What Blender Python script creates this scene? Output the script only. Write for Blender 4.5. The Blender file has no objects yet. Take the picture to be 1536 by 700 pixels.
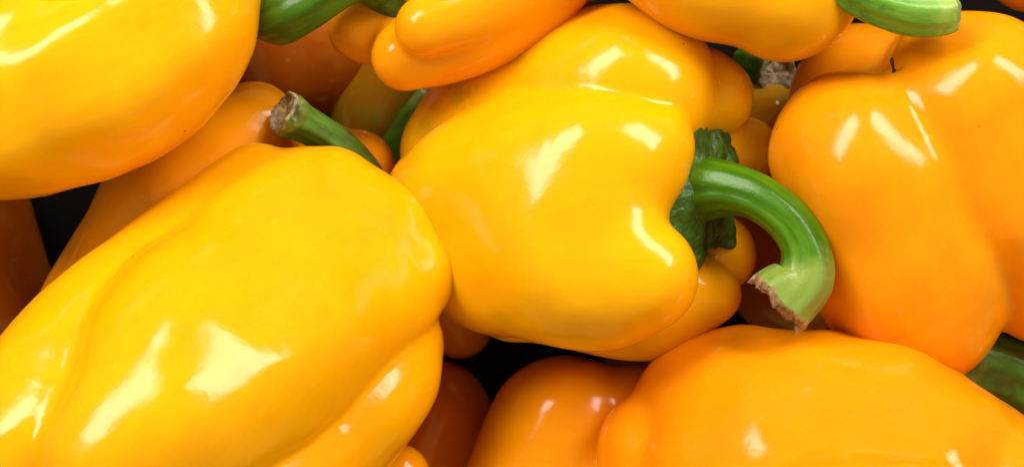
import bpy, bmesh, math, random
import numpy as np
from mathutils import Vector, noise as mnoise

# ------------------------------------------------------------------ camera, world, light, exposure
S = 0.0002            # metres per working unit (about 0.2 mm)
H = 3000.0            # camera height above the z = 0 level, in working units
sc = bpy.context.scene
COL = sc.collection

cam_d = bpy.data.cameras.new("camera")
cam = bpy.data.objects.new("camera", cam_d)
COL.objects.link(cam)
cam.location = (0, 0, H * S)
cam_d.sensor_width = 36.0
cam_d.lens = 36.0 * H / 1536.0
cam_d.clip_start = 0.02
cam_d.clip_end = 50.0
cam_d.dof.use_dof = True
cam_d.dof.focus_distance = (H - 110) * S
cam_d.dof.aperture_fstop = 13.0
sc.camera = cam

world = bpy.data.worlds.new("World")
sc.world = world
world.use_nodes = True
bg = world.node_tree.nodes["Background"]
bg.inputs[0].default_value = (1.0, 0.87, 0.27, 1)
bg.inputs[1].default_value = 0.46

def area_lamp(name, direction, dist, w, h, power, color):
    d = bpy.data.lights.new(name, 'AREA')
    d.shape = 'RECTANGLE'
    d.size = w; d.size_y = h
    d.energy = power
    d.color = color
    o = bpy.data.objects.new(name, d)
    COL.objects.link(o)
    v = Vector(direction).normalized()
    o.location = v * dist
    o.rotation_euler = v.to_track_quat('Z', 'Y').to_euler()
    return o

area_lamp("window_lamp", (-0.50, 0.60, 0.62), 1.3, 0.92, 0.40, 17.5, (1.0, 0.95, 0.87))
area_lamp("window_lamp", (0.50, 0.60, 0.62), 1.3, 0.92, 0.40, 17.5, (1.0, 0.95, 0.87))

sc.view_settings.view_transform = 'Standard'
sc.view_settings.look = 'None'
sc.view_settings.exposure = 0.0
sc.view_settings.gamma = 1.0
sc.view_settings.use_curve_mapping = False
sc.render.engine = 'CYCLES'
sc.cycles.max_bounces = 10
sc.cycles.diffuse_bounces = 6
sc.cycles.use_denoising = True

# ------------------------------------------------------------------ helpers: coordinates
def at(x, y, z):
    """working point (units, z up) standing at height z where the photograph shows (x, y)"""
    f = (H - z) / H
    return np.array([(x - 768.0) * f, (350.0 - y) * f, z], dtype=np.float64)

def resample(P, n):
    """Catmull-Rom through rows of P, n steps per span"""
    P = np.asarray(P, float)
    if len(P) == 1:
        return P
    Q = np.vstack([2 * P[0] - P[1], P, 2 * P[-1] - P[-2]])
    out = []
    for i in range(1, len(Q) - 2):
        a, b, c, d = Q[i - 1], Q[i], Q[i + 1], Q[i + 2]
        for k in range(n):
            t = k / n
            out.append(0.5 * (2 * b + (c - a) * t + (2 * a - 5 * b + 4 * c - d) * t * t + (3 * b - a - 3 * c + d) * t ** 3))
    out.append(P[-1])
    return np.array(out)

# ------------------------------------------------------------------ helpers: pepper bodies (distance field, surface nets)
def make_lobe(pts, n=8):
    rows = []
    for x, y, z, r in pts:
        p = at(x, y, z)
        rows.append([p[0], p[1], p[2], r * (H - z) / H])
    return resample(rows, n)

def lobe_dist(L, p):
    if len(L) == 1:
        return np.sqrt(((p - L[0, :3]) ** 2).sum(1)) - L[0, 3]
    best = None
    for a, b in zip(L[:-1], L[1:]):
        ab = b[:3] - a[:3]
        q = p - a[:3]
        t = np.clip((q @ ab) / max(ab @ ab, 1e-6), 0, 1)
        q = q - t[:, None] * ab
        d = np.sqrt((q * q).sum(1)) - (a[3] + t * (b[3] - a[3]))
        best = d if best is None else np.minimum(best, d)
    return best

def smin(a, b, k):
    h = np.clip(k - np.abs(a - b), 0, None) / k
    return np.minimum(a, b) - h * h * h * k / 6.0

class Field:
    def __init__(self, lobes, cuts, seed, lump):
        self.lobes = [(make_lobe(p), k) for k, p in lobes]
        self.cuts = [(make_lobe(p), k) for k, p in cuts]
        rng = np.random.RandomState(seed)
        self.waves = []
        for wl, amp in ((210, 1.0), (125, .55), (70, .12), (40, .03)):
            for _ in range(4):
                v = rng.normal(size=3); v /= np.linalg.norm(v)
                self.waves.append((v * 2 * math.pi / wl, rng.uniform(0, 6.28), amp * lump))
        B = np.vstack([L for L, _ in self.lobes])
        self.lo = (B[:, :3] - B[:, 3:4]).min(0) - 18
        self.hi = (B[:, :3] + B[:, 3:4]).max(0) + 18
    def __call__(self, p):
        d = None
        for L, k in self.lobes:
            e = lobe_dist(L, p)
            d = e if d is None else smin(d, e, k)
        for L, k in self.cuts:
            d = -smin(-d, lobe_dist(L, p), k)
        for kv, ph, am in self.waves:
            d = d + am * np.sin(p @ kv + ph)
        return d

def surface(field, cell):
    lo, hi = field.lo, field.hi
    n = np.ceil((hi - lo) / cell).astype(int) + 1
    n = ((n + 3) // 4) * 4 + 1
    # coarse pass
    nc = (n - 1) // 4 + 1
    gx = [lo[i] + np.arange(nc[i]) * cell * 4 for i in range(3)]
    G = np.stack(np.meshgrid(*gx, indexing='ij'), -1).reshape(-1, 3)
    dc = field(G).reshape(nc)
    cells = np.stack([dc[i:nc[0] - 1 + i, j:nc[1] - 1 + j, k:nc[2] - 1 + k] for i in (0, 1) for j in (0, 1) for k in (0, 1)])
    near = np.abs(cells).min(0) < cell * 4 * 1.3
    val = np.repeat(np.repeat(np.repeat(np.where(cells.mean(0) < 0, -1e3, 1e3), 4, 0), 4, 1), 4, 2)
    val = np.pad(val, ((0, 1),) * 3, mode='edge')
    m = np.repeat(np.repeat(np.repeat(near, 4, 0), 4, 1), 4, 2)
    M = np.zeros(n, bool)
    for i in (0, 1):
        for j in (0, 1):
            for k in (0, 1):
                M[i:n[0] - 1 + i, j:n[1] - 1 + j, k:n[2] - 1 + k] |= m
    idx = np.argwhere(M)
    val[M] = field(lo + idx * cell)
    ins = val < 0
    c = np.stack([ins[i:n[0] - 1 + i, j:n[1] - 1 + j, k:n[2] - 1 + k] for i in (0, 1) for j in (0, 1) for k in (0, 1)])
    act = c.any(0) & ~c.all(0)
    ca = np.argwhere(act)
    vid = np.full(act.shape, -1, int)
    vid[act] = np.arange(len(ca))
    acc = np.zeros((len(ca), 3)); cnt = np.zeros(len(ca))
    corners = [(i, j, k) for i in (0, 1) for j in (0, 1) for k in (0, 1)]
    for a in corners:
        for ax in range(3):
            if a[ax]:
                continue
            b = list(a); b[ax] = 1
            va = val[ca[:, 0] + a[0], ca[:, 1] + a[1], ca[:, 2] + a[2]]
            vb = val[ca[:, 0] + b[0], ca[:, 1] + b[1], ca[:, 2] + b[2]]
            cr = (va < 0) != (vb < 0)
            t = np.where(cr, va / np.where(cr, va - vb, 1), 0)
            pos = np.array(a)[None, :] + np.zeros((len(ca), 3)); pos[:, ax] += t
            acc[cr] += pos[cr]; cnt[cr] += 1
    V = lo + (ca + acc / cnt[:, None]) * cell
    for _ in range(2):
        d = field(V)
        e = 1.0
        g = np.stack([(field(V + np.eye(3)[i] * e) - d) / e for i in range(3)], 1)
        g2 = np.maximum((g * g).sum(1), .2)
        V = V - np.clip(d / g2, -cell, cell)[:, None] * g
    F = []
    for ax in range(3):
        u, w = (ax + 1) % 3, (ax + 2) % 3
        sl0 = [slice(None)] * 3; sl1 = [slice(None)] * 3
        sl0[ax] = slice(0, n[ax] - 1); sl1[ax] = slice(1, n[ax])
        s0, s1 = ins[tuple(sl0)], ins[tuple(sl1)]
        E = np.argwhere(s0 != s1)
        E = E[(E[:, u] > 0) & (E[:, w] > 0) & (E[:, u] < n[u] - 1) & (E[:, w] < n[w] - 1)]
        flip = ~s0[E[:, 0], E[:, 1], E[:, 2]]
        q = []
        for du, dw in ((-1, -1), (0, -1), (0, 0), (-1, 0)):
            cc = E.copy(); cc[:, u] += du; cc[:, w] += dw
            q.append(vid[cc[:, 0], cc[:, 1], cc[:, 2]])
        q = np.stack(q, 1)
        q[flip] = q[flip][:, ::-1]
        F.append(q)
    F = np.vstack(F)
    # gentle volume-keeping relaxation passes take the ripple out of the net
    ed = np.vstack([F[:, [i, (i + 1) % 4]] for i in range(4)])
    ct = np.bincount(ed[:, 0], minlength=len(V)).astype(float)
    for lam in (0.55, -0.50) * 9 + (0.5,):
        sm = np.stack([np.bincount(ed[:, 0], weights=V[ed[:, 1], i], minlength=len(V)) for i in range(3)], 1)
        V = V + lam * (sm / ct[:, None] - V)
    return V, F

def link_mesh(name, V, F, mat, parent=None, origin=None, uv=None, smooth=True):
    me = bpy.data.meshes.new(name)
    V = np.asarray(V, float)
    origin = np.zeros(3) if origin is None else np.asarray(origin, float)
    me.from_pydata(((V - origin) * S).tolist(), [], [list(map(int, f)) for f in F])
    if uv is not None:
        lay = me.uv_layers.new(name="UVMap")
        for l in me.loops:
            lay.data[l.index].uv = uv[l.vertex_index]
    if smooth:
        me.polygons.foreach_set("use_smooth", [True] * len(me.polygons))
    me.materials.append(mat)
    me.update()
    o = bpy.data.objects.new(name, me)
    COL.objects.link(o)
    if parent is None:
        o.location = origin * S
    else:
        o.parent = parent
        o.location = origin * S - parent_world(parent)
    return o

_world = {}
def parent_world(p):
    v = np.array(p.location)
    while p.parent is not None:
        p = p.parent
        v = v + np.array(p.location)
    return v

# ------------------------------------------------------------------ materials
def new_mat(name):
    m = bpy.data.materials.new(name)
    m.use_nodes = True
    nt = m.node_tree
    b = nt.nodes["Principled BSDF"]
    return m, nt, b

def N(nt, typ, **kw):
    n = nt.nodes.new(typ)
    for k, v in kw.items():
        if k in n.inputs:
            n.inputs[k].default_value = v
        else:
            setattr(n, k, v)
    return n

def noise_tex(nt, vec, scale, detail=3.0, rough=.5, dist=0.0):
    n = nt.nodes.new('ShaderNodeTexNoise')
    n.inputs['Scale'].default_value = scale
    n.inputs['Detail'].default_value = detail
    n.inputs['Roughness'].default_value = rough
    n.inputs['Distortion'].default_value = dist
    nt.links.new(vec, n.inputs['Vector'])
    return n

def ramp(nt, fac, stops):
    r = nt.nodes.new('ShaderNodeValToRGB')
    els = r.color_ramp.elements
    while len(els) < len(stops):
        els.new(0.5)
    for e, (p, c) in zip(els, stops):
        e.position = p
        e.color = (*c, 1) if len(c) == 3 else c
    nt.links.new(fac, r.inputs[0])
    return r

def mix(nt, fac, a, b):
    m = nt.nodes.new('ShaderNodeMix')
    m.data_type = 'RGBA'
    for sock, v in ((m.inputs[0], fac), (m.inputs[6], a), (m.inputs[7], b)):
        if hasattr(v, 'links'):
            nt.links.new(v, sock)
        elif isinstance(v, (int, float)):
            sock.default_value = v
        else:
            sock.default_value = (*v, 1)
    return m.outputs[2]

def pepper_mat(name, base, warm, green=0.0, seed=0.0, axis=0.0, spots=()):
    m, nt, b = new_mat(name)
    tc = nt.nodes.new('ShaderNodeTexCoord')
    mp = nt.nodes.new('ShaderNodeMapping')
    mp.inputs['Location'].default_value = (seed * 1.7, seed * .9, seed * .4)
    nt.links.new(tc.outputs['Object'], mp.inputs['Vector'])
    v = mp.outputs['Vector']
    big = noise_tex(nt, v, 22, 3, .5)
    f = ramp(nt, big.outputs['Fac'], [(.38, (0, 0, 0)), (.68, (1, 1, 1))])
    c = mix(nt, f.outputs[0], base, warm)
    # fine mottling of the skin
    mo = noise_tex(nt, v, 240, 4, .6)
    fm = ramp(nt, mo.outputs['Fac'], [(.35, (0, 0, 0)), (.75, (1, 1, 1))])
    mm = nt.nodes.new('ShaderNodeMath'); mm.operation = 'MULTIPLY'; mm.inputs[1].default_value = .22
    nt.links.new(fm.outputs[0], mm.inputs[0])
    c = mix(nt, mm.outputs[0], c, tuple(x * .86 for x in warm))
    # faint streaks running along the fruit
    ax = nt.nodes.new('ShaderNodeMapping'); ax.vector_type = 'TEXTURE'
    ax.inputs['Rotation'].default_value = (0, 0, math.radians(axis))
    ax.inputs['Scale'].default_value = (7, 1, 1)
    nt.links.new(v, ax.inputs['Vector'])
    sn = noise_tex(nt, ax.outputs[0], 210, 4, .6, .4)
    sf = ramp(nt, sn.outputs['Fac'], [(.42, (0, 0, 0)), (.72, (.35, .35, .35))])
    c = mix(nt, sf.outputs[0], c, (base[0] * .97, base[1] * .74, base[2]))
    pn = noise_tex(nt, v, 420, 2, .5)
    pf = ramp(nt, pn.outputs['Fac'], [(.66, (0, 0, 0)), (.76, (.16, .16, .16))])
    c = mix(nt, pf.outputs[0], c, (.88, .52, .012))
    # marks the skin carries: green patches, a dry scar
    for sx, sy, srad, scol, sstr in spots:
        dst = nt.nodes.new('ShaderNodeVectorMath'); dst.operation = 'DISTANCE'
        flat = nt.nodes.new('ShaderNodeVectorMath'); flat.operation = 'MULTIPLY'; flat.inputs[1].default_value = (1, 1, 0)
        wob = noise_tex(nt, v, 190, 3, .6)
        nt.links.new(tc.outputs['Object'], flat.inputs[0])
        nt.links.new(flat.outputs[0], dst.inputs[0])
        dst.inputs[1].default_value = (sx, sy, 0)
        sc_ = nt.nodes.new('ShaderNodeMath'); sc_.operation = 'MULTIPLY_ADD'; sc_.inputs[1].default_value = 1 / srad
        ofs = nt.nodes.new('ShaderNodeMath'); ofs.operation = 'MULTIPLY_ADD'; ofs.inputs[1].default_value = 2.2; ofs.inputs[2].default_value = -1.1
        nt.links.new(wob.outputs['Fac'], ofs.inputs[0])
        nt.links.new(dst.outputs['Value'], sc_.inputs[0]); nt.links.new(ofs.outputs[0], sc_.inputs[2])
        sf2 = ramp(nt, sc_.outputs[0], [(.25, (sstr,) * 3), (.95, (0, 0, 0))])
        c = mix(nt, sf2.outputs[0], c, scol)
    # unripe green blotches
    gn = noise_tex(nt, v, 55, 2, .5)
    gf = ramp(nt, gn.outputs['Fac'], [(.80 - .40 * green, (0, 0, 0)), (.90 - .20 * green, (1, 1, 1))])
    gm = nt.nodes.new('ShaderNodeMath'); gm.operation = 'MULTIPLY'; gm.inputs[1].default_value = min(1, .4 + green)
    nt.links.new(gf.outputs[0], gm.inputs[0])
    c = mix(nt, gm.outputs[0], c, (.16, .19, .012))
    # tiny brown specks and scratches
    vo = nt.nodes.new('ShaderNodeTexVoronoi'); vo.inputs['Scale'].default_value = 95
    nt.links.new(v, vo.inputs['Vector'])
    sp = ramp(nt, vo.outputs['Distance'], [(.030, (1, 1, 1)), (.055, (0, 0, 0))])
    rn = ramp(nt, vo.outputs['Color'], [(.74, (0, 0, 0)), (.75, (1, 1, 1))])
    sm_ = nt.nodes.new('ShaderNodeMath'); sm_.operation = 'MULTIPLY'
    nt.links.new(sp.outputs[0], sm_.inputs[0]); nt.links.new(rn.outputs[0], sm_.inputs[1])
    c = mix(nt, sm_.outputs[0], c, (.10, .045, .012))
    nt.links.new(c, b.inputs['Base Color'])
    # wax: uneven gloss
    rg = noise_tex(nt, v, 60, 4, .6)
    rr = nt.nodes.new('ShaderNodeMapRange')
    rr.inputs[1].default_value = .3; rr.inputs[2].default_value = .75
    rr.inputs[3].default_value = .10; rr.inputs[4].default_value = .20
    nt.links.new(rg.outputs['Fac'], rr.inputs[0])
    nt.links.new(rr.outputs[0], b.inputs['Roughness'])
    b.inputs['IOR'].default_value = 1.38
    b.inputs['Subsurface Weight'].default_value = .25
    b.inputs['Subsurface Radius'].default_value = (1.0, .5, .08)
    b.inputs['Subsurface Scale'].default_value = .003
    # skin relief: broad shallow lumps and fine pitting
    b1 = nt.nodes.new('ShaderNodeBump'); b1.inputs['Strength'].default_value = .12; b1.inputs['Distance'].default_value = .0010
    n1 = noise_tex(nt, v, 85, 2, .45)
    nt.links.new(n1.outputs['Fac'], b1.inputs['Height'])
    b2 = nt.nodes.new('ShaderNodeBump'); b2.inputs['Strength'].default_value = .22; b2.inputs['Distance'].default_value = .00022
    n2 = noise_tex(nt, v, 620, 4, .6)
    nt.links.new(n2.outputs['Fac'], b2.inputs['Height'])
    b3 = nt.nodes.new('ShaderNodeBump'); b3.inputs['Strength'].default_value = .10; b3.inputs['Distance'].default_value = .0005
    nt.links.new(sn.outputs['Fac'], b3.inputs['Height'])
    nt.links.new(b1.outputs[0], b3.inputs['Normal'])
    nt.links.new(b3.outputs[0], b2.inputs['Normal'])
    nt.links.new(b2.outputs[0], b.inputs['Normal'])
    return m

def stem_mat(name, dark, mid, light, brown=.15, tipfade=0.35):
    """ribbed green stem: u runs round it, v along it (0 at the calyx, 1 at the cut)"""
    m, nt, b = new_mat(name)
    uv = nt.nodes.new('ShaderNodeUVMap'); uv.uv_map = "UVMap"
    mp = nt.nodes.new('ShaderNodeMapping'); mp.inputs['Scale'].default_value = (5, .9, 1)
    nt.links.new(uv.outputs[0], mp.inputs['Vector'])
    tc = nt.nodes.new('ShaderNodeTexCoord')
    st = noise_tex(nt, mp.outputs[0], 2.2, 5, .6, .3)
    c = ramp(nt, st.outputs['Fac'], [(.28, dark), (.52, mid), (.85, light)]).outputs[0]
    sep = nt.nodes.new('ShaderNodeSeparateXYZ'); nt.links.new(uv.outputs[0], sep.inputs[0])
    pale = noise_tex(nt, tc.outputs['Object'], 90, 3, .6)
    ad = nt.nodes.new('ShaderNodeMath'); ad.operation = 'MULTIPLY_ADD'; ad.inputs[1].default_value = .35
    nt.links.new(pale.outputs['Fac'], ad.inputs[0]); nt.links.new(sep.outputs[1], ad.inputs[2])
    pf = ramp(nt, ad.outputs[0], [(.92, (0, 0, 0)), (1.16, (tipfade,) * 3)])
    c = mix(nt, pf.outputs[0], c, (.52, .56, .16))
    br = noise_tex(nt, tc.outputs['Object'], 75, 4, .65)
    bf = ramp(nt, br.outputs['Fac'], [(.66 - .3 * brown, (0, 0, 0)), (.80 - .25 * brown, (min(1, .4 + brown),) * 3)])
    c = mix(nt, bf.outputs[0], c, (.05, .035, .012))
    nt.links.new(c, b.inputs['Base Color'])
    b.inputs['Roughness'].default_value = .30
    b.inputs['Specular IOR Level'].default_value = .32
    b.inputs['Subsurface Weight'].default_value = .12
    b.inputs['Subsurface Radius'].default_value = (.5, 1, .2)
    b.inputs['Subsurface Scale'].default_value = .0015
    b1 = nt.nodes.new('ShaderNodeBump'); b1.inputs['Strength'].default_value = .40; b1.inputs['Distance'].default_value = .0006
    nt.links.new(st.outputs['Fac'], b1.inputs['Height'])
    b2 = nt.nodes.new('ShaderNodeBump'); b2.inputs['Strength'].default_value = .35; b2.inputs['Distance'].default_value = .0003
    n2 = noise_tex(nt, tc.outputs['Object'], 700, 3, .6)
    nt.links.new(n2.outputs['Fac'], b2.inputs['Height']); nt.links.new(b1.outputs[0], b2.inputs['Normal'])
    nt.links.new(b2.outputs[0], b.inputs['Normal'])
    return m

def calyx_mat():
    m, nt, b = new_mat("calyx_green")
    tc = nt.nodes.new('ShaderNodeTexCoord')
    n = noise_tex(nt, tc.outputs['Object'], 170, 4, .6)
    c = ramp(nt, n.outputs['Fac'], [(.3, (.014, .042, .004)), (.55, (.034, .10, .009)), (.8, (.08, .19, .025))])
    n3 = noise_tex(nt, tc.outputs['Object'], 60, 3, .6)
    bf = ramp(nt, n3.outputs['Fac'], [(.60, (0, 0, 0)), (.75, (.7, .7, .7))])
    nt.links.new(mix(nt, bf.outputs[0], c.outputs[0], (.05, .028, .012)), b.inputs['Base Color'])
    b.inputs['Roughness'].default_value = .38
    bp = nt.nodes.new('ShaderNodeBump'); bp.inputs['Strength'].default_value = .9; bp.inputs['Distance'].default_value = .0013
    n2 = noise_tex(nt, tc.outputs['Object'], 330, 4, .6)
    nt.links.new(n2.outputs['Fac'], bp.inputs['Height'])
    nt.links.new(bp.outputs[0], b.inputs['Normal'])
    return m

def cut_mat(name, a, bcol, c3):
    m, nt, b = new_mat(name)
    tc = nt.nodes.new('ShaderNodeTexCoord')
    n = noise_tex(nt, tc.outputs['Object'], 260, 5, .65)
    c = ramp(nt, n.outputs['Fac'], [(.32, a), (.52, bcol), (.72, c3)])
    nt.links.new(c.outputs[0], b.inputs['Base Color'])
    b.inputs['Roughness'].default_value = .85
    bp = nt.nodes.new('ShaderNodeBump'); bp.inputs['Strength'].default_value = .9; bp.inputs['Distance'].default_value = .0009
    n2 = noise_tex(nt, tc.outputs['Object'], 500, 5, .7)
    nt.links.new(n2.outputs['Fac'], bp.inputs['Height'])
    nt.links.new(bp.outputs[0], b.inputs['Normal'])
    return m

YEL = ((.86, .43, .0015), (.85, .375, .0015))
GOLD = ((.85, .34, .002), (.84, .29, .002))
ORA = ((.85, .31, .002), (.84, .265, .002))
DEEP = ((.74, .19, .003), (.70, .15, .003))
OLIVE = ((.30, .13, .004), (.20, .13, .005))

M_STEM = stem_mat("stem_bright", (.018, .075, .0015), (.048, .155, .002), (.13, .28, .018), .10, .30)
M_STEM_DK = stem_mat("stem_dark", (.018, .055, .003), (.045, .12, .005), (.11, .22, .02), .22, .2)
M_STEM_OLD = stem_mat("stem_browning", (.03, .07, .005), (.065, .16, .015), (.15, .30, .05), .5, .2)
M_STEM_PALE = stem_mat("stem_pale", (.06, .16, .018), (.14, .33, .035), (.25, .42, .08), .26, .4)
M_CALYX = calyx_mat()
M_CUT = cut_mat("cut_woody", (.10, .045, .018), (.36, .22, .11), (.66, .50, .33))
M_CUT_GREY = cut_mat("cut_weathered", (.10, .085, .04), (.42, .34, .22), (.80, .70, .54))
M_CUT_GREEN = cut_mat("cut_fresh", (.10, .17, .03), (.24, .33, .08), (.45, .48, .18))

# ------------------------------------------------------------------ builders
GROUP = "bell peppers heaped together"

def pepper(label, colours, lobes, cuts=(), seed=1, cell=6.0, lump=2.0, green=0.0, single=True, kind="bell_pepper", mat=None, axis=0.0, spots=()):
    fld = Field(lobes, cuts, seed, lump)
    V, F = surface(fld, cell)
    c = V.mean(0); c[2] = V[:, 2].min()
    sp = []
    for x, y, z, r, col, st in spots:
        q = (at(x, y, z) - c) * S
        sp.append((q[0], q[1], r * S, col, st))
    mat = mat or pepper_mat("pepper_skin", colours[0], colours[1], green, seed * .37, axis, sp)
    if single:
        o = link_mesh(kind, V, F, mat, None, c)
        root = o
    else:
        root = bpy.data.objects.new(kind, None)
        COL.objects.link(root)
        root.empty_display_size = .02
        root.location = c * S
        link_mesh("body", V, F, mat, root, c)
    root["label"] = label
    root["category"] = "bell pepper"
    root["group"] = GROUP
    return root

def top_z(lobes, x, y, z0=330.0):
    """height of the fruit's skin where the photograph shows (x, y)"""
    f = Field(lobes, [], 1, 0.0)
    zs = np.arange(z0, -300, -1.0)
    d = f(np.array([at(x, y, z) for z in zs]))
    return float(zs[np.argmax(d < 0)])

def frames(P):
    T = np.gradient(P, axis=0)
    T /= np.linalg.norm(T, axis=1)[:, None]
    u = np.cross(T[0], [0.13, .31, .94]); u /= np.linalg.norm(u)
    U = []
    for t in T:
        u = u - t * (u @ t); u /= np.linalg.norm(u)
        U.append(u.copy())
    U = np.array(U)
    W = np.cross(T, U)
    return T, U, W

def stem(parent, pts, mat, cutmat, ribs=5, amp=.06, seed=3, ragged=5.0, twist=.6, cut=True, nu=56, steps=14, cup=4.0, round_end=False, fibre=4.0):
    rng = random.Random(seed)
    rows = []
    for x, y, z, r in pts:
        p = at(x, y, z); rows.append([*p, r * (H - z) / H])
    R = resample(rows, steps)
    P, rad = R[:, :3], R[:, 3]
    T, U, W = frames(P)
    n = len(P)
    ph = [rng.uniform(0, 6.28) for _ in range(4)]
    V, uv = [], []
    th = np.linspace(0, 2 * math.pi, nu + 1)
    edge = np.array([ragged * (mnoise.noise(Vector((math.cos(t) * 2.2, math.sin(t) * 2.2, seed * 3.1))) + .3 * mnoise.noise(Vector((math.cos(t) * 6, math.sin(t) * 6, seed)))) for t in th])
    for i in range(n):
        s = i / (n - 1)
        a = amp * (1 - .3 * s)
        for j, t in enumerate(th):
            rr = rad[i] * (1 + a * math.cos(ribs * t + twist * s * 3 + ph[0]) + a * .45 * math.cos((ribs * 2 + 1) * t + twist * s * 4 + ph[1]) + a * .35 * math.cos(3 * t - s * 2 + ph[2]))
            rr *= 1 + .02 * mnoise.noise(Vector((t * 2, s * 9, seed)))
            q = P[i] + U[i] * math.cos(t) * rr + W[i] * math.sin(t) * rr
            w = max(0, (s - .80) / .20)
            q = q + T[i] * edge[j] * w * w
            V.append(q); uv.append((j / nu, s))
    F = []
    for i in range(n - 1):
        for j in range(nu):
            a0 = i * (nu + 1) + j
            F.append((a0, a0 + 1, a0 + nu + 2, a0 + nu + 1))
    pw = parent_world(parent) / S
    so = link_mesh("stem", V, F, mat, parent, P[0], uv)
    if cut:
        ring = np.array(V[(n - 1) * (nu + 1):(n - 1) * (nu + 1) + nu])
        ctr = ring.mean(0)
        t = T[-1]
        CV, CF = [], []
        prof = [(1.0, -1.0), (.985, 2.0), (.95, 3.0), (.88, 3.0), (.80, 1.0), (.68, -cup), (.52, -cup * .8), (.3, -cup), (.12, -cup * 1.3)] if not round_end else \
               [(1.0, 0.0), (.95, .10 * rad[-1]), (.83, .20 * rad[-1]), (.65, .28 * rad[-1]), (.45, .31 * rad[-1]), (.25, .30 * rad[-1]), (.1, .29 * rad[-1])]
        for k, (f, h) in enumerate(prof):
            for j in range(nu):
                q = ctr + (ring[j] - ctr) * f + t * h
                if k and not round_end:
                    jag = .45 + .9 * mnoise.noise(Vector((math.cos(th[j]) * 2.3, math.sin(th[j]) * 2.3, k * .25 + seed))) + .3 * mnoise.noise(Vector((math.cos(th[j]) * 8, math.sin(th[j]) * 8, k * .6 + seed + 9)))
                    q = q + t * fibre * max(-.2, jag) * (1.0 if k < 5 else .5)
                    q = q + t * (ragged * .55) * mnoise.noise(Vector(q * .11)) + t * ragged * .4 * mnoise.noise(Vector(q * .3))
                CV.append(q)
        CV.append(ctr - t * (cup * 1.2 if not round_end else -.29 * rad[-1]))
        for k in range(len(prof) - 1):
            for j in range(nu):
                j2 = (j + 1) % nu
                CF.append((k * nu + j, k * nu + j2, (k + 1) * nu + j2, (k + 1) * nu + j))
        last = (len(prof) - 1) * nu
        for j in range(nu):
            CF.append((last + j, last + (j + 1) % nu, len(CV) - 1))
        link_mesh("cut_end", CV, CF, cutmat, so, ctr)
    return so

def calyx(parent, centre, normal, R0, tips, seed=5, droop=26, up=(0, 1, 0), hub=.45, rise=16, edge=.05):
    """ragged leafy collar under the stem; normal given as image right, image down, towards the viewer"""
    c = at(*centre)
    nrm = np.array([normal[0], -normal[1], normal[2]], float); nrm /= np.linalg.norm(nrm)
    u = np.array([up[0], -up[1], up[2]], float); u -= nrm * (u @ nrm); u /= np.linalg.norm(u)
    w = np.cross(nrm, u)
    na, nr = 160, 18
    V, F = [], []
    for i in range(nr + 1):
        rho = i / nr
        for j in range(na):
            t = 2 * math.pi * j / na
            k = 1.0
            for ta, tl, tw in tips:
                d = (t - ta + math.pi) % (2 * math.pi) - math.pi
                k += tl * math.exp(-(d / tw) ** 2)
            k += .07 * mnoise.noise(Vector((math.cos(t) * 4, math.sin(t) * 4, seed))) + edge * mnoise.noise(Vector((math.cos(t) * 11, math.sin(t) * 11, seed)))
            r = R0 * (hub * rho if rho < .0 else rho) * (1 + (k - 1) * rho)
            h = rise * math.exp(-(rho / .45) ** 2) - droop * max(0, rho - .35) ** 1.6 * 2.0
            h += 11 * rho * mnoise.noise(Vector((math.cos(t) * r * .035, math.sin(t) * r * .035, seed + 3)))
            h += 9 * max(0, rho - .5) * math.cos(5 * t + seed)
            V.append(c + (u * math.cos(t) + w * math.sin(t)) * r + nrm * h)
    for i in range(nr):
        for j in range(na):
            j2 = (j + 1) % na
            F.append((i * na + j, i * na + j2, (i + 1) * na + j2, (i + 1) * na + j))
    o = link_mesh("calyx", V, F, M_CALYX, parent, c)
    md = o.modifiers.new("thickness", 'SOLIDIFY'); md.thickness = 5 * S; md.offset = -1
    md2 = o.modifiers.new("smooth", 'SUBSURF'); md2.levels = 1; md2.render_levels = 1
    return o

# ------------------------------------------------------------------ the surface the heap rests on
fm, fnt, fb = new_mat("dark_crate_floor")
ftc = fnt.nodes.new('ShaderNodeTexCoord')
fn = noise_tex(fnt, ftc.outputs['Object'], 40, 4, .6)
fr = ramp(fnt, fn.outputs['Fac'], [(.3, (.003, .0025, .002)), (.7, (.007, .005, .004))])
fnt.links.new(fr.outputs[0], fb.inputs['Base Color'])
fb.inputs['Roughness'].default_value = 1.0
fb.inputs['Specular IOR Level'].default_value = .05
fl = link_mesh("floor", [(-2200, -1700, -560), (2200, -1700, -560), (2200, 1700, -560), (-2200, 1700, -560)], [(0, 1, 2, 3)], fm)
fl["kind"] = "structure"

# ------------------------------------------------------------------ the peppers
# lobes: (blend, [(x, y, height, radius), ...])

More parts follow.
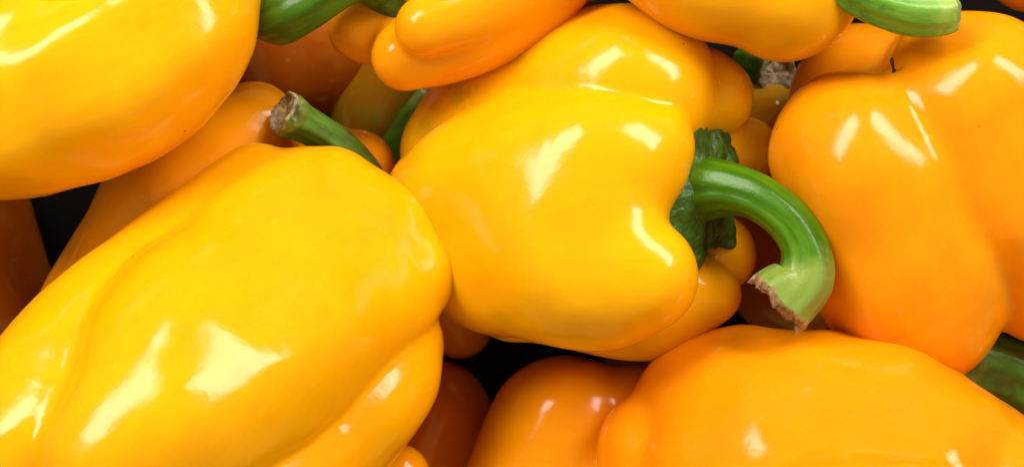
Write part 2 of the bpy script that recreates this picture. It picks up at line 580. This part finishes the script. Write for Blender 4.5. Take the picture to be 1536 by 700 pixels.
# centre pepper with the hooked stem
p = pepper("bright yellow pepper in the centre with a thick hooked green stem on its right", YEL, [
    (30, [(800, 290, -68, 155)]),
    (40, [(662, 298, -80, 84), (720, 285, -52, 112), (790, 261, -24, 118), (898, 246, 44, 119), (960, 222, 62, 77)]),
    (46, [(680, 345, -140, 92), (730, 368, -76, 122), (815, 388, 12, 125), (895, 407, 68, 117), (969, 416, 106, 82)]),
    (60, [(738, 318, -68, 113), (823, 321, 19, 121), (883, 316, 77, 97)]),
    (15, [(692, 232, -161, 93), (774, 192, -153, 133), (866, 167, -114, 150), (938, 142, -32, 135), (986, 118, 20, 74)]),
    (10, [(1006, 142, -91, 70), (1042, 141, -53, 74), (1072, 143, -41, 61)]),
    (10, [(1020, 235, -99, 90), (1067, 230, -103, 66), (1119, 230, -116, 52)]),
    (10, [(979, 370, -180, 104), (1035, 378, -125, 80), (1073, 382, -92, 61)]),
    (10, [(787, 425, -78, 89), (895, 433, -70, 98), (968, 445, -62, 93), (1017, 440, -50, 77), (1060, 441, -38, 52)]),
    (20, [(930, 298, -5, 74)]),
    (40, [(753, 313, -140, 126), (931, 288, -108, 121)]),
], seed=11, cell=5.0, lump=1.5, axis=8, spots=[(693, 142, -100, 26, (.40, .30, .01), .6), (640, 195, -150, 24, (.42, .31, .01), .5), (775, 92, -80, 16, (.42, .31, .01), .4), (755, 482, 0, 22, (.55, .36, .01), .3)], single=False)
calyx(p, (1046, 287, 30), (.74, 0.02, .67), 99, [(0.04, .24, .16), (5.5, .24, .22), (4.0, .24, .22), (3.15, .22, .16), (1.25, .12, .2), (2.0, .08, .2), (4.75, -.10, .3)], seed=5, up=(0, -1, 0), droop=3, edge=.075, rise=30)
stem(p, [(1030, 284, 8, 60), (1060, 283, 34, 48), (1095, 284, 58, 39), (1137, 297, 82, 34), (1179, 328, 98, 33.5), (1206, 371, 104, 35.5), (1206, 416, 104, 44), (1172, 450, 102, 55)],
     M_STEM, M_CUT, ribs=5, amp=.045, seed=7, ragged=9, steps=14, nu=96, fibre=12, cup=2.0)

# front pepper
p = pepper("largest yellow pepper in front with its stem curling up behind its shoulder", ((.86, .40, .0015), (.85, .35, .0015)), [
    (40, [(374, 490, -8, 159), (276, 609, 69, 172)]),
    (40, [(492, 274, -10, 52), (433, 335, 19, 107), (367, 432, 79, 134), (270, 524, 162, 138), (201, 615, 242, 106), (163, 690, 289, 97)]),
    (60, [(622, 408, 12, 66), (572, 428, 12, 97), (535, 448, 24, 119), (445, 500, 98, 141), (345, 577, 198, 138), (255, 644, 256, 130), (180, 710, 292, 97)]),
    (30, [(505, 300, -3, 72), (545, 325, -1, 70), (592, 358, 7, 60)]),
    (60, [(520, 360, 14, 97), (420, 451, 50, 136), (325, 525, 132, 161), (233, 626, 240, 132), (174, 699, 276, 102)]),
    (24, [(385, 274, -4, 61), (320, 340, 23, 78), (230, 430, 64, 98), (126, 542, 117, 121), (72, 637, 192, 122), (19, 733, 223, 104)]),
    (10, [(608, 514, -3, 61), (555, 575, 31, 94), (470, 663, 64, 110), (382, 745, 150, 116)]),
    (40, [(418, 448, -102, 140), (249, 653, -87, 150)]),
], seed=23, cell=6.0, lump=1.5, axis=50, single=False)
stem(p, [(560, 300, -130, 28), (545, 262, -105, 28), (515, 225, -72, 28), (480, 198, -48, 27), (452, 182, -32, 29), (436, 173, -22, 34), (427, 168, -16, 33)],
     M_STEM_OLD, M_CUT_GREY, ribs=5, amp=.07, seed=13, ragged=6, steps=12, fibre=3, cup=2.0)

# pepper behind it
pepper("orange pepper wedged behind the front pepper and below the upper left one", GOLD, [
    (30, [(380, 200, -150, 80), (300, 270, -150, 118), (215, 370, -150, 100), (150, 480, -150, 95)]),
    (18, [(525, 255, -175, 66), (440, 340, -180, 110)]),
    (14, [(480, 235, -200, 60)]),
    (40, [(330, 400, -200, 140)]),
], axis=50, seed=31, cell=7.0, lump=2.5)

# upper left pepper
pepper("large yellow pepper cut off by the upper left corner", ((.85, .41, .002), (.84, .36, .002)), [
    (30, [(15, 67, 43, 164)]),
    (40, [(-68, 156, 121, 141), (43, 149, 95, 146), (150, 113, 97, 145), (232, 60, 81, 142), (257, -15, 63, 132)]),
    (16, [(-80, 10, 57, 120), (51, -76, 57, 130), (160, -140, 53, 118)]),
    (30, [(98, -62, -40, 179), (-143, 61, -60, 169)]),
    (30, [(-150, 120, 11, 150), (-250, 152, -18, 130)]),  # unseen lobe past the left edge, added to shade the deep pepper below
], seed=41, cell=6.5, lump=2.5, axis=25)

# upper middle pepper with finger-like lobes
p = pepper("yellow pepper with finger like bumps and dark calyx at the top edge", GOLD, [
    (30, [(740, -60, -60, 105), (850, -100, -60, 110)]),
    (12, [(641, 37, 45, 47), (690, 18, 28, 57), (750, -8, 5, 70), (820, -45, -20, 78)]),
    (10, [(613, 85, -25, 54), (660, 68, -28, 64), (730, 28, -28, 78), (800, -14, -30, 76)]),
    (12, [(546, 42, -85, 56), (620, 10, -90, 75)]),
    (20, [(640, -70, -20, 80), (760, -120, 0, 90)]),
], axis=30, seed=53, cell=5.5, lump=1.5, single=False)
calyx(p, (572, -8, -14), (-.45, .25, .80), 50, [(0.6, .3, .3), (1.9, .25, .3), (3.1, .35, .25), (4.5, .3, .3)], seed=8)
stem(p, [(575, -20, -20, 36), (545, -32, 0, 35), (508, -22, 22, 37), (465, 3, 30, 40), (432, 20, 22, 42), (418, 26, 2, 41), (411, 30, -22, 38)],
     M_STEM_DK, M_CUT_GREEN, ribs=6, amp=.04, seed=17, ragged=5, steps=10)

# upper right-of-centre pepper
p = pepper("smooth golden pepper at the top edge with a blunt pale green stem", ((.85, .385, .002), (.84, .34, .002)), [
    (30, [(1130, -90, 30, 130)]),
    (26, [(1183, -8, 70, 102), (1195, -90, 60, 110)]),
    (34, [(1130, -40, 70, 104), (1068, -50, 70, 112), (1000, -85, 60, 100)]),
], seed=61, cell=6.0, lump=2.0, single=False)
stem(p, [(1215, -62, 120, 40), (1262, -30, 138, 37), (1310, -2, 140, 37), (1362, 14, 138, 40), (1402, 17, 136, 39), (1424, 14, 134, 36)],
     M_STEM_PALE, M_CUT_GREEN, ribs=5, amp=.06, seed=19, ragged=2.5, steps=12, round_end=True)

# right pepper, blossom end up
right_lobes = [
    (30, [(1410, 300, -70, 170)]),
    (30, [(1299, 254, 21, 132), (1325, 330, -3, 140), (1375, 425, -20, 138), (1412, 480, -27, 74)]),
    (30, [(1277, 223, 14, 117), (1311, 224, -8, 112)]),
    (32, [(1460, 167, 7, 150), (1519, 286, 0, 135), (1573, 412, -52, 108)]),
    (12, [(1286, 138, -95, 99), (1332, 227, -41, 118)]),
    (30, [(1400, 120, -90, 90)]),
    (30, [(1482, 321, -153, 140)]),
]
p = pepper("orange yellow pepper on the right with the dry blossom tip between its lobes", ORA, right_lobes, seed=71, cell=6.0, lump=2.0, axis=-70, single=False)
tz = top_z(right_lobes, 1341, 108)
R_pts = [(1342, 111, tz - 4, 5.5), (1341, 106, tz + 6, 2.8), (1339, 98, tz + 18, 2.2), (1338, 91, tz + 27, 3.0), (1338, 87, tz + 31, 1.2)]
def pistil(parent, pts):
    rows = [[*at(x, y, z), r] for x, y, z, r in pts]
    R = resample(rows, 4)
    P, rad = R[:, :3], R[:, 3]
    T, U, W = frames(P)
    V = [P[i] + (U[i] * math.cos(t) + W[i] * math.sin(t)) * rad[i] for i in range(len(P)) for t in np.linspace(0, 2 * math.pi, 9)[:-1]]
    F = [(i * 8 + j, i * 8 + (j + 1) % 8, (i + 1) * 8 + (j + 1) % 8, (i + 1) * 8 + j) for i in range(len(P) - 1) for j in range(8)]
    return link_mesh("dry_blossom_tip", V, F, cut_mat("dry_brown", (.02, .012, .006), (.06, .03, .012), (.14, .08, .04)), parent, P[0])
pistil(p, R_pts)

# bottom right pepper
pepper("big golden pepper filling the lower right corner under the hooked stem", ((.85, .285, .002), (.84, .25, .002)), [
    (60, [(1195, 789, 89, 203), (1331, 799, 29, 200)]),
    (60, [(1167, 718, 17, 210), (1215, 722, -3, 231), (1290, 750, 8, 244), (1400, 775, 12, 204), (1460, 791, 43, 181)]),
    (50, [(1082, 622, -20, 126)]),
    (60, [(1150, 859, 171, 173), (1334, 901, 290, 211)]),
    (20, [(992, 692, -20, 97), (1000, 780, -10, 110)]),
], seed=83, cell=7.0, lump=2.2, axis=-15, spots=[(1412, 676, 150, 13, (.75, .52, .28), .9), (1420, 690, 150, 8, (.75, .52, .28), .8)])

# bottom centre pepper
pepper("shaded orange pepper at the bottom edge left of the lower right one", ((.83, .31, .002), (.82, .27, .002)), [
    (30, [(850, 642, -175, 114), (808, 720, -165, 106)]),
    (16, [(948, 652, -180, 106), (960, 740, -170, 110)]),
    (30, [(890, 770, -190, 150)]),
], seed=97, cell=7.0, lump=2.5)

# deep ones in the gaps
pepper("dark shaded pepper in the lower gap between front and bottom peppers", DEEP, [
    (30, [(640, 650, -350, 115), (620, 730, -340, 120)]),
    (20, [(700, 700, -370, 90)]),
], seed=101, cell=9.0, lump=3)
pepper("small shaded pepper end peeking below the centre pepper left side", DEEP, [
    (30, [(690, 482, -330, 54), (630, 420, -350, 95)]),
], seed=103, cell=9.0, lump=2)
pepper("small orange pepper tip under the front pepper at the bottom edge", GOLD, [
    (14, [(597, 716, -90, 49), (560, 800, -110, 100)]),
    (12, [(555, 712, -85, 46)]),
], seed=107, cell=7.0, lump=1.5)
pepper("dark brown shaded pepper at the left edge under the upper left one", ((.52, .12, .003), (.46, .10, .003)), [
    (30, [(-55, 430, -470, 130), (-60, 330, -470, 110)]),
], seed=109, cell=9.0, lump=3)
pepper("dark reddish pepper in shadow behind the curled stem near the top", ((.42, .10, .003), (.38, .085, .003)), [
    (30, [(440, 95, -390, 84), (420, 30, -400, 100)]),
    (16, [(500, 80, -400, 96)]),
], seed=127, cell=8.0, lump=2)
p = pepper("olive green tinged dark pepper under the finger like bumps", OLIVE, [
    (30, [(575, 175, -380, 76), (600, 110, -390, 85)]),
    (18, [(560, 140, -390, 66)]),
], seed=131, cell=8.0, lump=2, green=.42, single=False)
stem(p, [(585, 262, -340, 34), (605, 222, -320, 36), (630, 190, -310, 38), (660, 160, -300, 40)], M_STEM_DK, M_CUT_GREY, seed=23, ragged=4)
p = pepper("small dull yellow pepper with a cut grey stem in the upper right gap", ((.70, .36, .006), (.60, .33, .006)), [
    (20, [(1148, 184, -215, 58), (1120, 230, -240, 80)]),
    (14, [(1200, 190, -235, 52)]),
], seed=137, cell=7.0, lump=1.5, single=False)
stem(p, [(1130, 96, -260, 34), (1140, 100, -235, 30), (1155, 106, -205, 29), (1166, 112, -180, 31)], M_STEM_DK, M_CUT_GREY, seed=29, ragged=5)
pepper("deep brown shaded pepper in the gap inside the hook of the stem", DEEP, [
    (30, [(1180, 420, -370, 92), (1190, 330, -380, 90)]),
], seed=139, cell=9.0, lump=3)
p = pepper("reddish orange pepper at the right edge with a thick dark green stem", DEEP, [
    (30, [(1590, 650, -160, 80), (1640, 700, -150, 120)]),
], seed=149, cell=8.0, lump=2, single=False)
stem(p, [(1610, 620, -140, 52), (1565, 588, -120, 50), (1518, 562, -100, 52), (1470, 545, -100, 54), (1435, 535, -100, 54)], M_STEM_OLD, M_CUT_GREEN, seed=31, ragged=4)
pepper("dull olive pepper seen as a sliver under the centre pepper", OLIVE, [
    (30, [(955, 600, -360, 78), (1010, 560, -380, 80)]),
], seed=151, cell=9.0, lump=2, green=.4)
pepper("shaded orange pepper peeking into the upper right corner", ORA, [
    (30, [(1560, -70, -150, 90), (1640, -90, -150, 110)]),
], seed=157, cell=8.0, lump=2)
